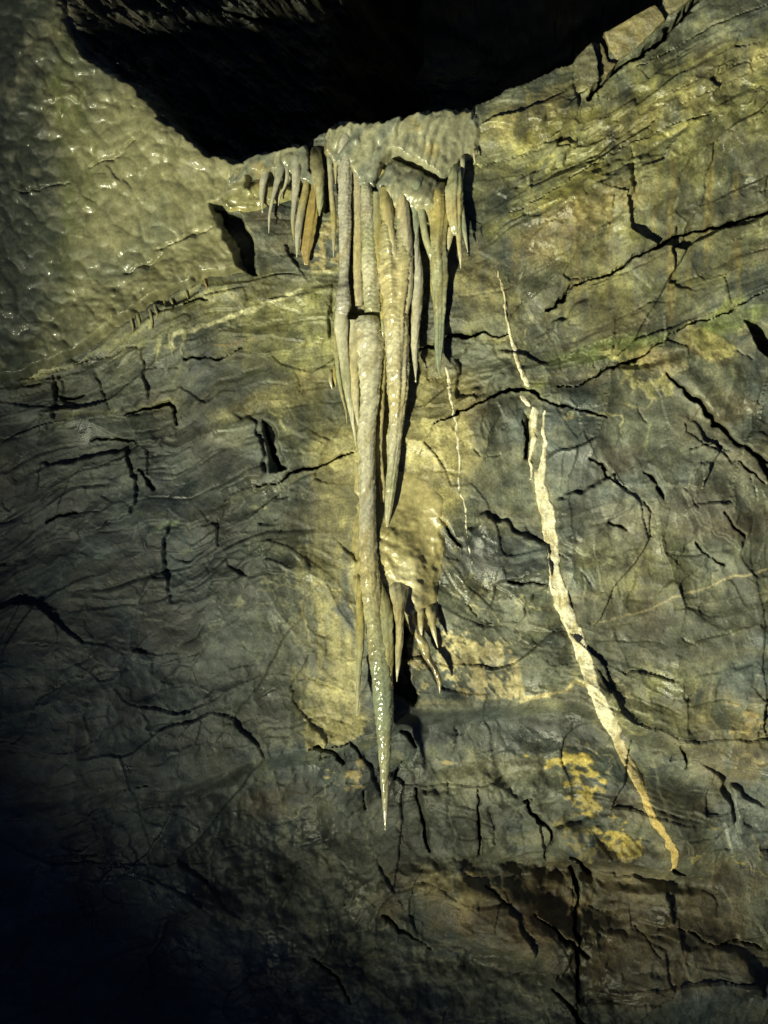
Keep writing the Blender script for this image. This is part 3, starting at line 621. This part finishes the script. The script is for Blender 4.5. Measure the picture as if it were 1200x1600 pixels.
def tube(name, pts, cols, seed, parent=None, h=None, lump=.10, bands=0.0, flute=.05, flat=1.0, blunt=False, rgh=.26, na=None, dark=None, mat=None, scales=0.0, root=False):
    """pts: (px, py, r[, h]) in survey units; h: how far the axis stands off the wall (m)"""
    Q = []
    if root:
        p = pts[0]; h0 = p[3] if len(p) > 3 else (h if h is not None else .02); Q.append((p[0], p[1]-13, p[2]*1.15, h0-.045)); Q.append((p[0], p[1]-4, p[2]*1.1, h0-.012))
        pts = pts[1:]
    for p in pts:
        hh = p[3] if len(p) > 3 else (h if h is not None else .02)
        Q.append((p[0], p[1], max(p[2], .25), hh))
    P, t = smooth_path(Q, 1.6); P[:, 2] = np.clip(P[:, 2], .2, None)
    rm = P[:, 2].max(); na = na or int(np.clip(rm*3.2, 12, 64))
    th = np.linspace(0, 2*math.pi, na, endpoint=False); T, A = np.meshgrid(t, th, indexing='ij')
    r = P[:, 2][:, None]
    ca, sa = np.cos(A), np.sin(A)
    seamless = lambda fr, ft, sd, o=3: fbm(ca*fr+T/ft, sa*fr+T/ft*.37+50, sd, o)
    m = 1+.022*seamless(4, 4.0, seed+7, 2)*min(1, rm/8)*1.5+lump*seamless(1.2, 22, seed)*1.6+lump*.8*seamless(2.2, 9, seed+5)*1.5+lump*.5*np.abs(seamless(3.5, 5, seed+6))
    m = m+flute*fbm(ca*2.6+7, sa*2.6+T/150, seed+9, 2)*1.8
    if bands:
        q = T/5.6+.55*ca+seamless(1.2, 14, seed+2)*1.4
        fr = q-np.floor(q); m = m+bands*(fr**1.5-.45)
    if scales:
        q = T/8.0-1.6*np.abs(((A/(2*math.pi)*5) % 1)-.5)+seamless(1.2, 14, seed+3)*1.2; fr = q-np.floor(q); m = m+scales*(fr**1.3-.45)
    r = r*m
    if not blunt:
        pass
    sc = (D-P[:, 3])/D
    cx = ((P[:, 0]-600)*sc*S)[:, None]; cz = ((800-P[:, 1])*sc*S)[:, None]; cy = -P[:, 3][:, None]
    x = cx+r*S*ca; yv = cy+r*S*sa*flat; z = cz+0*ca
    co = np.stack([x, yv, z], -1).reshape(-1, 3); n = len(t)
    I = np.arange(n*na).reshape(n, na); J = np.roll(I, -1, 1)
    F = np.stack([I[:-1], J[:-1], J[1:], I[1:]], -1).reshape(-1, 4)[:, ::-1]
    # close the ends with a centre vertex (degenerate quads avoided by a short inner ring fan of quads)
    c0 = np.array([[cx[0, 0], cy[0, 0], cz[0, 0]+.0005]]); dz = -.001 if not blunt else .004
    c1 = np.array([[cx[-1, 0], cy[-1, 0], cz[-1, 0]+dz]])
    co = np.concatenate([co, c0, c1]); a0 = n*na; a1 = a0+1
    # colour
    f = (T/t[-1]); cols_ = np.array([c[1:] for c in cols]); ks = [c[0] for c in cols]
    col = np.stack([np.interp(f.ravel(), ks, cols_[:, i]) for i in range(3)], -1)
    v = (.12*seamless(1.0, 30, seed+20)+.14*seamless(4, 5, seed+21)).ravel(); col = col*(1+v[:, None]*1.3)
    ochre = sstep(.15, .6, seamless(.9, 34, seed+22)).ravel()[:, None]; col = col*(1-ochre*.45)+np.array((.30, .23, .08))*ochre*.45
    if dark:
        for (py0, w, am) in dark:
            k = np.exp(-((P[:, 1][:, None]+3*ca+2*seamless(1.5, 9, seed+30)-py0)/w)**2)*am; col = col*(1-k.ravel()[:, None])+np.array((.07, .075, .07))*k.ravel()[:, None]
    if bands:
        k = sstep(.88, 1.0, fr)*.5*sstep(.1, .5, seamless(1.2, 30, seed+33)+.3); col = col*(1-k.ravel()[:, None])+np.array((.09, .085, .06))*k.ravel()[:, None]
    col = col*.84; col = np.concatenate([col, col[:1], col[-1:]]); rg = np.clip(rgh+.12*seamless(2, 12, seed+40).ravel(), .08, .7); rg = np.concatenate([rg, rg[:1], rg[-1:]])
    # end caps as quads spanning two segments each
    if na % 2: raise ValueError
    k = np.arange(0, na, 2)
    cap0 = np.stack([np.full(len(k), a0), I[0][(k+2) % na], I[0][(k+1) % na], I[0][k]], -1)[:, ::-1]
    cap1 = np.stack([np.full(len(k), a1), I[-1][k], I[-1][(k+1) % na], I[-1][(k+2) % na]], -1)[:, ::-1]
    F = np.concatenate([F, cap0, cap1])
    loc = (0, 0, 0) if parent is not None else tuple(float(q) for q in (cx[0, 0], cy[0, 0], cz[0, 0]))
    o = mesh_obj(name, co, F, np.clip(col, .01, .85), rg, mat or M_STAL, parent, loc)
    return o
def tube_(*a, **k):
    if k.get('na') is None:
        rm = max(p[2] for p in a[1]); k['na'] = int(np.clip(rm*3.2, 12, 64))//2*2
    return tube(*a, **k)
GREYW = (.44, .42, .33); CREAM = (.56, .53, .38); YEL = (.36, .31, .12); GRNY = (.34, .34, .20); GRNG = (.25, .28, .19); TANS = (.46, .40, .21); PINK = (.43, .385, .26); ORG = (.36, .27, .105)
def C_(*a): return [(i/(len(a)-1), *c) for i, c in enumerate(a)]
def stal(pts, cols, seed, label, group=None, name='stalactite', parts=None, drop=False, **kw):
    """a stalactite; extra parts become children of an Empty at its root"""
    if not parts and not drop:
        o = tube_(name, pts, cols, seed, **{'root': True, **kw}); return props(o, label, 'stalactite', group)
    p0 = pts[0]; hh = p0[3] if len(p0) > 3 else kw.get('h', .02); sc = (D-hh)/D
    e = bpy.data.objects.new(name, None); C.objects.link(e); e.location = ((p0[0]-600)*S*sc, -hh, (800-p0[1])*S*sc)
    props(e, label, 'stalactite', group)
    kids = [tube_('shaft', pts, cols, seed, **{'root': True, **kw})]
    for q in (parts or []): q = dict(q); kids.append(tube_(q.pop('name'), q.pop('pts'), q.pop('cols'), q.pop('seed'), **q))
    if drop:
        pl = pts[-1]; kids.append(tube_('water_drop', [(pl[0], pl[1]-1.5, .5), (pl[0], pl[1], 1.2), (pl[0], pl[1]+1.6, 1.5), (pl[0], pl[1]+3.2, .6)], C_(CREAM, CREAM), 3, h=pl[3] if len(pl) > 3 else kw.get('h', .02), lump=0, flute=0, rgh=.05))
    bpy.context.view_layer.update()
    for k in kids:
        w = k.matrix_world.copy(); k.parent = e; k.matrix_parent_inverse = e.matrix_world.inverted()
    return e

# the longest one: broad shoulder under the broken one, needle tip far below
stal([(575,494,15,.030),(576,503,19,.036),(577,525,20,.042),(578,560,18,.044),(578,600,16,.045),(576,640,14,.046),(573,680,13,.048),(573,720,12.5,.05),(574,760,12,.052),(574,800,12,.056),
      (575,840,13,.060),(577,880,14,.066),(579,920,14.5,.072),(583,950,14.5,.078),(587,980,15,.084),(591,1010,16,.088),(595,1050,16,.090),(598.5,1100,14,.09),(600,1150,11,.09),(601,1200,7.6,.09),(601.5,1240,5.4,.09),(602,1272,3.4,.09),(602,1294,.5,.09)],
     C_(CREAM,CREAM,CREAM,GREYW,TANS,GRNY,GRNG,GRNY,CREAM), 11, 'the longest stalactite, thick at mid height and tapering to a wet needle tip',
     lump=.10, flute=.04, rgh=.19, scales=.05, drop=True, root=False,
     parts=[dict(name='ridge', pts=[(592,905,3,.060),(599,935,8,.075),(603,965,9.5,.088),(605.5,1000,9,.094),(606,1035,8.5,.096),(604.5,1070,7,.098),(602,1110,4,.10),(601,1135,1,.098)], cols=C_(YEL,GRNY,YEL,TANS), seed=15, lump=.16, rgh=.13),
            dict(name='side_lobe', pts=[(551,500,8,.03),(552,530,10,.034),(552,570,9.5,.036),(554,605,7.5,.038),(557,640,4.5,.04),(560,665,1,.04)], cols=C_(CREAM,TANS,CREAM), seed=16, lump=.1)])
# broken blunt one above it
stal([(572,285,7,.048),(574,320,10,.052),(577,370,12,.055),(579,420,13,.056),(581,455,13,.056),(582,480,13,.055),(583,488,12.5,.055)], C_(GRNY,GREYW,GRNY,CREAM,GRNY), 21,
     'scaly stalactite snapped off blunt directly above the shoulder of the longest one', lump=.08, scales=.14, blunt=True, rgh=.22)
# banded white shaft at the left of the bundle
stal([(538,205,9,.040),(539,235,10.5,.050),(539,271,10.5,.058),(539,322,10,.060),(539,372,9.5,.060),(538,410,8,.060),(537,440,8,.058),(536.5,458,11,.056),(536,478,12,.054),(534,492,10,.052)],
     C_(GREYW,GREYW,GREYW,GREYW), 31, 'banded grey-white stalactite with dark rings, leftmost long shaft of the main bundle', lump=.07, bands=.12, rgh=.33,
     dark=[(446,5,.8),(462,3,.35),(470,3,.3),(433,3,.4),(420,2,.3)],
     parts=[dict(name='lower_shaft', pts=[(533,486,10,.050),(533,505,10.5,.050),(534,530,9.5,.048),(537,560,8.5,.045),(541,590,7.2,.042),(545,620,5.6,.038),(550,650,3.8,.034),(554,676,2.2,.030),(556,697,.5,.028)],
                 cols=C_(CREAM,CREAM,GRNY,CREAM,CREAM), seed=33, lump=.09, rgh=.17),
            dict(name='back_edge', pts=[(526,500,3,.02),(525,535,4,.02),(528,575,4,.02),(534,615,3,.02),(541,645,1.5,.02),(542,662,.5,.02)], cols=C_(YEL,GRNY,YEL), seed=34, lump=.2, rgh=.16)])
# pinkish strip behind the broken one
stal([(556,235,6,.035),(557,280,7,.042),(559,330,6.5,.042),(559,380,7,.040),(560,430,7.5,.038),(561,462,7.5,.036),(561,478,6,.034)], C_(GREYW,PINK,TANS,PINK), 41,
     'narrow pinkish stalactite squeezed between the banded white shaft and the broken one', lump=.09, scales=.06, blunt=True)
# big right leg of the bundle
stal([(608,300,13,.030),(611,335,21,.040),(614,370,25,.046),(617,405,26,.050),(618,445,23.5,.050),(618,480,20.5,.050),(620,520,18.5,.048),(621,560,16.8,.046),(622,600,16,.045),(621,640,12.5,.042),(618,680,10,.040),
      (615,720,8.5,.038),(611,760,7.8,.037),(608,790,5.8,.036),(606,812,3.6,.036),(605,829,.5,.036)], C_(YEL,GRNY,TANS,TANS,CREAM,TANS,CREAM,GRNY,CREAM), 51,
     'thick yellow-grey stalactite right of the longest one, ending in a pale tip', lump=.08, flute=.14, scales=.06, rgh=.27,
     parts=[dict(name='front_rib', pts=[(601,292,6,.062),(603,315,9,.075),(608,350,8.5,.082),(614,380,7,.086),(617,405,4.5,.088),(618,432,1,.086)], cols=C_(YEL,TANS,CREAM), seed=53),
            dict(name='front_rib', pts=[(624,285,7,.060),(628,320,10,.070),(632,360,10,.074),(635,400,10,.074),(637,440,8.5,.070),(634,480,6,.064),(629,520,2,.058)], cols=C_(TANS,PINK,PINK,TANS), seed=54),
            dict(name='front_rib', pts=[(588,300,6,.050),(590,340,8,.060),(591,380,7,.064),(593,420,6,.062),(595,470,4,.058),(598,510,1,.05)], cols=C_(GRNY,YEL,YEL), seed=55, rgh=.14)])
# thin web hanging in the gap
stal([(597,490,3,.036),(599,540,4,.036),(599,570,4.2,.034),(597,620,3.6,.030),(595,660,3.4,.026),(594,710,3.2,.020),(597,745,4.5,.014),(598,785,4,.010)], C_(GRNY,YEL,TANS,TANS), 61,
     'thin yellow stalactite in the dark gap between the two thickest shafts', lump=.22, rgh=.15)
stal([(649,282,11,.052),(649,305,11,.056),(648,330,8,.056),(648,356,6.2,.056),(650,400,7,.056),(653,430,8.4,.055),(652,465,8.2,.054),(650,500,7,.053),(648,540,5.5,.052),(649,572,3.3,.051),(649.6,594,.5,.05)],
     C_(GRNG,GRNG,GREYW,GREYW,CREAM,GREYW), 71, 'slim pale grey stalactite with sharp white tip just right of the thick bundle', lump=.08, scales=.05, rgh=.25, drop=True)
stal([(684,300,13,.045),(686,325,13.5,.052),(685,355,12,.054),(683,385,13,.054),(685,410,13.4,.054),(686,440,12,.053),(686,470,10.2,.052),(686,505,8.3,.051),(686,530,7.3,.05),(685,560,5,.05),(687,589,.5,.05)],
     C_(YEL,YEL,GRNY,GRNY,GRNG,GRNG), 81, 'green-tinged carrot-shaped stalactite, rightmost of the long ones', lump=.08, flute=.1, bands=.05, rgh=.3,
     parts=[dict(name='side_strand', pts=[(657,318,6,.058),(660,342,5.5,.062),(665,370,5.5,.062),(672,392,6,.06),(678,412,4,.056)], cols=C_(GRNG,GRNY,GRNY), seed=83),
            dict(name='side_strand', pts=[(676,420,2.5,.045),(674,445,2,.045),(676,470,.5,.045)], cols=C_(YEL,YEL), seed=84)])
stal([(669,308,4,.045),(671,325,4.5,.050),(673,345,3.6,.052),(675,362,1,.052)], C_(YEL,YEL,CREAM), 91, 'short bright yellow stalactite tucked in the slot left of the green-tinged one', rgh=.12)
stal([(712,268,8,.038),(711,285,12,.044),(709,310,14,.048),(710,335,12.5,.050),(712,356,9,.050),(713,368,5,.048)], C_(GRNG,GRNY,TANS,GRNY), 101,
     'four-pronged bulbous stalactite at the right end of the bundle', lump=.1, flute=.14, rgh=.17,
     parts=[dict(name='prong', pts=[(697,318,4,.045),(697,345,4,.05),(697,365,.8,.05)], cols=C_(GRNY,CREAM), seed=103),
            dict(name='prong', pts=[(706,355,6,.048),(701,380,4.5,.048),(698,396,2.5,.048),(697,404,.5,.048)], cols=C_(TANS,CREAM), seed=104),
            dict(name='prong', pts=[(716,352,5,.05),(717,375,4,.05),(719,400,2.6,.05),(720,419,.5,.05)], cols=C_(TANS,TANS,CREAM), seed=105),
            dict(name='prong', pts=[(721,320,4,.05),(724,345,4,.052),(727,368,3,.052),(731,394,.5,.052)], cols=C_(GRNY,GRNG,CREAM), seed=106)])
stal([(723,250,3.6,.03),(723,264,3.2,.03),(723,279,.8,.03)], C_(GRNG,CREAM), 111, 'stubby stalactite at the right end of the curtain, above the four-pronged one')
stal([(741,238,2,.02),(741,247,1.6,.02),(742,255,.5,.02)], C_(TANS,CREAM), 113, 'tiny stalactite under the curtain, farthest right of all')
# left cluster
stal([(415,252,6,.03),(413,275,6.5,.035),(410,293,5.2,.038),(409,310,3.5,.04),(410,329,.6,.04)], C_(GRNG,GREYW,CREAM), 121, 'short wedge-shaped stalactite, leftmost below the small curtain', rgh=.15, drop=True)
stal([(440,252,6,.035),(437,268,6.5,.040),(431,291,4.5,.045),(425,315,2.8,.047),(421,339,2.3,.048),(420,364,.5,.048)], C_(GRNG,GREYW,CREAM), 123, 'thin crooked white stalactite leaning left below the small curtain', rgh=.15)
stal([(449,262,3,.04),(448,280,2.6,.043),(445,291,2.2,.044),(438,305,1.9,.045),(435,321,.5,.045)], C_(GREYW,CREAM), 125, 'thread-like kinked stalactite between the crooked white one and the pale blade', rgh=.12)
stal([(462,240,7,.03),(463,262,8,.036),(463,285,6.8,.040),(460,313,4.6,.042),(458,339,3.6,.043),(458,360,2.4,.043),(459,374,.6,.043)], C_(GRNG,GREYW,GREYW,YEL), 127, 'pale blade-like stalactite beside the orange drapery, just left of the ringed one', rgh=.2)
stal([(479,278,4,.038),(477,298,5.5,.042),(472,320,6,.044),(468,345,5.8,.045),(465,372,4.6,.046),(463.7,402,.6,.046)], C_(TANS,YEL,GREYW,CREAM), 129, 'slanting ringed stalactite overlapping the left edge of the orange drapery', bands=.09)
o = tube_('drapery', [(488,272,8,.022),(487,300,11,.026),(485,335,12,.028),(482,365,10,.028),(478,390,8,.024),(479,414,3,.018)], C_(ORG,ORG,(.36,.27,.08),ORG,ORG), 131, flat=.35, flute=.2)
props(o, 'orange-brown calcite drapery hanging between the ringed stalactite and the dark stub', 'drapery')
stal([(494,244,8,.035),(495,258,10,.042),(497,275,10,.045),(499,300,7.5,.046),(500,320,4.5,.046),(499,337,.8,.046)], C_((.20,.19,.10),(.22,.2,.11),GRNY,GRNY), 133, 'dull olive stub stalactite between the orange drapery and the black slot', lump=.12)
stal([(515,245,4,.04),(516,265,4.2,.043),(517,290,4,.045),(520,322,4.4,.046),(521.5,356,4.2,.047),(521.5,380,2.6,.047),(521,401,.5,.047)], C_(GRNG,PINK,YEL,GREYW), 135, 'slender straight stalactite immediately left of the banded white shaft')
stal([(524,240,4,.045),(524.5,262,3.2,.046),(524.5,287,.5,.046)], C_(GRNG,TANS), 137, 'tiny stalactite pressed against the upper left of the banded white shaft')
# lower group
stal([(562,905,4,.050),(562,935,5.5,.058),(563,965,6.5,.062),(563,1000,7,.064),(562,1025,5.5,.065),(560,1057,4,.066),(559,1089,2.8,.066),(557.7,1119,.5,.066)], C_(YEL,YEL,GRNY,CREAM), 141, 'wet yellow side stalactite hanging left of the needle of the longest one', lump=.15, rgh=.12)
stal([(619,905,19,.000),(621,924,17,.042),(623.5,942,11,.074),(623.5,955,9,.09),(624,970,6.4,.105),(624.6,992,5.6,.115),(623,1015,5.2,.120),(621.5,1040,3.4,.122),(620,1065,.5,.122)], C_(CREAM,TANS,TANS,CREAM), 143, 'short carrot-shaped cream stalactite under the flowstone fan, over the dark pocket', rgh=.2)
stal([(632,945,6,.030),(639,962,5.5,.034),(648,985,6.5,.036),(659,1003,8,.037),(667,1026,7,.038),(680,1047,5,.038),(686,1065,3.6,.038),(687,1083,.6,.038)], C_(CREAM,TANS,TANS,BRN,TANS), 145, 'crooked tan stalactite slanting right from the flowstone fan beside the flaky ochre crust', lump=.14, rgh=.22)
stal([(655,948,8,.012),(657,966,5,.035),(658,984,3,.040),(659,999,.5,.040)], C_(CREAM,TANS,CREAM), 151, 'stubby cream prong on the lower edge of the flowstone fan, behind the crooked one', rgh=.22)
stal([(671,950,9,.008),(675,972,5.5,.030),(679,992,3.6,.034),(684,1012,.6,.034)], C_(TANS,TANS,CREAM), 153, 'rightmost short prong splaying from the flowstone fan toward the ochre crust', rgh=.25)
# two yellow drips at the left of the bundle
stal([(517,582,2.4,.012),(516,594,3,.016),(519,608,.6,.016)], C_(YEL,CREAM), 147, 'small glossy yellow drip at the far left edge of the main bundle', rgh=.08)
stal([(523,574,2.6,.012),(523,588,2.8,.016),(525,605,.5,.016)], C_(YEL,YEL), 149, 'small yellow drip pressed between its glossy twin and the bundle', rgh=.12)
# fringe of drips under the flowstone sheet
rnd = random.Random(4)
fr = [(208,498,522,3.2,'straight drip'),(217,494,514,3.4,'forked-looking drip'),(235,488,517,3.6,'longest yellow drip'),(246,482,500,2.8,'short stub'),(259,474,492,3,'pale drip'),(268,468,484,2.6,'tiny drip'),(294,455,474,2.8,'lonely drip'),(322,440,456,2.6,'orange-tinted drip')]
desc = ['leftmost yellow drip of the fringe under the flowstone sheet', 'yellow drip second from the left in the fringe under the flowstone sheet', 'longest yellow drip of the fringe under the flowstone sheet, curving right',
        'stubby drip just right of the longest one in the fringe under the flowstone sheet', 'pale drip in the middle right of the fringe under the flowstone sheet', 'tiny pale drip right of the middle of the fringe under the flowstone sheet',
        'lone drip near the right end of the fringe under the flowstone sheet', 'rightmost orange-tinted drip of the fringe, close to the small dark hole']
for k, (x, y0, y1, r, _) in enumerate(fr):
    hb = interp_h(x, y0)+.006; r *= .72; x += (k%3-1)*1.5; y1 -= (k%2)*3
    o = stal([(x-3, y0-6, r, hb-.01),(x-1, y0+4, r, hb),(x+1, (y0+y1)/2+2, r*.7, hb),(x, y1, .4, hb)], C_(YEL,GRNY,YEL) if k != 7 else C_(ORG,ORG), 160+k*3, desc[k], 'fringe of drips under the flowstone sheet', name='drip_stalactite', rgh=.12, lump=.2)
# ------------------------------------------------------------------ loose rock blocks on the lip, rock roof edge
def block(name, poly, y_front, depth, col, label, cat='rock', bev=2.5, tilt=(0, 0), seed=1, parent=None, rag=0.0):
    """angular block: polygon outline (survey units) with real thickness, roughened and chipped"""
    import bmesh
    bm = bmesh.new(); n = len(poly); sc = (D-y_front)/D
    cx = sum(p[0] for p in poly)/n; cy = sum(p[1] for p in poly)/n
    def P(px, py, h): return ((px-600)*S*sc, -(h+(px-cx)*tilt[0]*S+(py-cy)*tilt[1]*S), (800-py)*S*sc)
    fr_ = [bm.verts.new(P(px, py, y_front)) for px, py in poly]
    bk = [bm.verts.new(P(cx+(px-cx)*1.06, cy+(py-cy)*1.06, y_front-depth)) for px, py in poly]
    bm.faces.new(fr_[::-1]); bm.faces.new(bk)
    for k in range(n): bm.faces.new((fr_[k], fr_[(k+1) % n], bk[(k+1) % n], bk[k]))
    bmesh.ops.recalc_face_normals(bm, faces=bm.faces)
    bmesh.ops.bevel(bm, geom=list(bm.edges), offset=bev*S, segments=2, affect='EDGES', profile=.6)
    bmesh.ops.triangulate(bm, faces=bm.faces)
    for _ in range(7):
        es = [e for e in bm.edges if e.calc_length() > .009]
        if not es: break
        bmesh.ops.subdivide_edges(bm, edges=es, cuts=1)
        bmesh.ops.triangulate(bm, faces=[f for f in bm.faces if len(f.verts) > 3])
    bm.normal_update()
    co = np.array([v.co[:] for v in bm.verts]); no = np.array([v.normal[:] for v in bm.verts])
    u = co[:, 0]/S; w = co[:, 2]/S
    d = .0022*fbm(u/14+co[:, 1]/S/14, w/10, seed, 4)*2+rag*fbm(u/40+co[:, 1]/S/40, w/30, seed+11, 4)+.003*facets(u+co[:, 1]/S*.5, w*1.4, 22, seed+3)[0]
    co = co+no*d[:, None]
    tri = np.array([[v.index for v in f.verts] for f in bm.faces]) if not bm.verts.index_update() else None
    bm.free()
    c = np.array(col)[None, :]*(1+.35*fbm(u/30, w/30, seed+5, 4)+.2*fbm(u/7, w/7, seed+6, 3))[:, None]
    st = sstep(.1, .5, fbm(u/20, w/40, seed+8, 4))[:, None]; c = c*(1-st*.5)+np.array((.2, .17, .06))*st*.5
    loc = (float(co[:, 0].mean()), float(co[:, 1].mean()), float(co[:, 2].min()))
    o = mesh_obj(name, co, tri, np.clip(c, .01, .8), np.full(len(co), .5), M_ROCK, None, loc)
    o.data.polygons.foreach_set('use_smooth', np.ones(len(tri), bool))
    return props(o, label, cat)
block('rock_block', [(946,49),(985,28),(1022,9),(1034,24),(1040,32),(1018,52),(998,72),(966,93),(952,72)], .0, .16, (.15,.13,.06), 'tan wedge-shaped rock block perched on the lip of the hollow at the upper right', tilt=(.1, -.2), seed=3)
block('rock_block', [(1036,-14),(1096,-40),(1086,-6),(1048,22),(1040,14)], .01, .16, (.12,.11,.055), 'dark upper rock block above the tan wedge, cut by the top edge of the photo', tilt=(.1, -.1), seed=5)
block('rock_chip', [(896,96),(908,80),(925,64),(932,86),(936,128),(922,136),(908,122)], .012, .10, (.11,.105,.06), 'splintered grey rock chip standing left of the tan wedge block', tilt=(.3, .1), seed=7)
block('rock_chip', [(938,66),(944,72),(950,96),(964,98),(948,118),(938,110)], -.01, .08, (.13,.11,.05), 'small brown rock chip jammed in the corner below the tan wedge block', seed=9)
# root-like twig by the four-pronged stalactite
tw = tube_('dead_root', [(728,352,1.0,.03),(736,358,.9,.035),(743,364,.8,.035),(746,372,.6,.03),(748,380,.3,.03)], C_((.03,.025,.015),(.03,.025,.015)), 201, lump=.2, rgh=.6, mat=M_ROCK)
props(tw, 'thin black root poking out of the rock right of the four-pronged stalactite', 'root')
print('tris', sum(len(o.data.polygons)*2 for o in bpy.data.objects if o.type == 'MESH'))
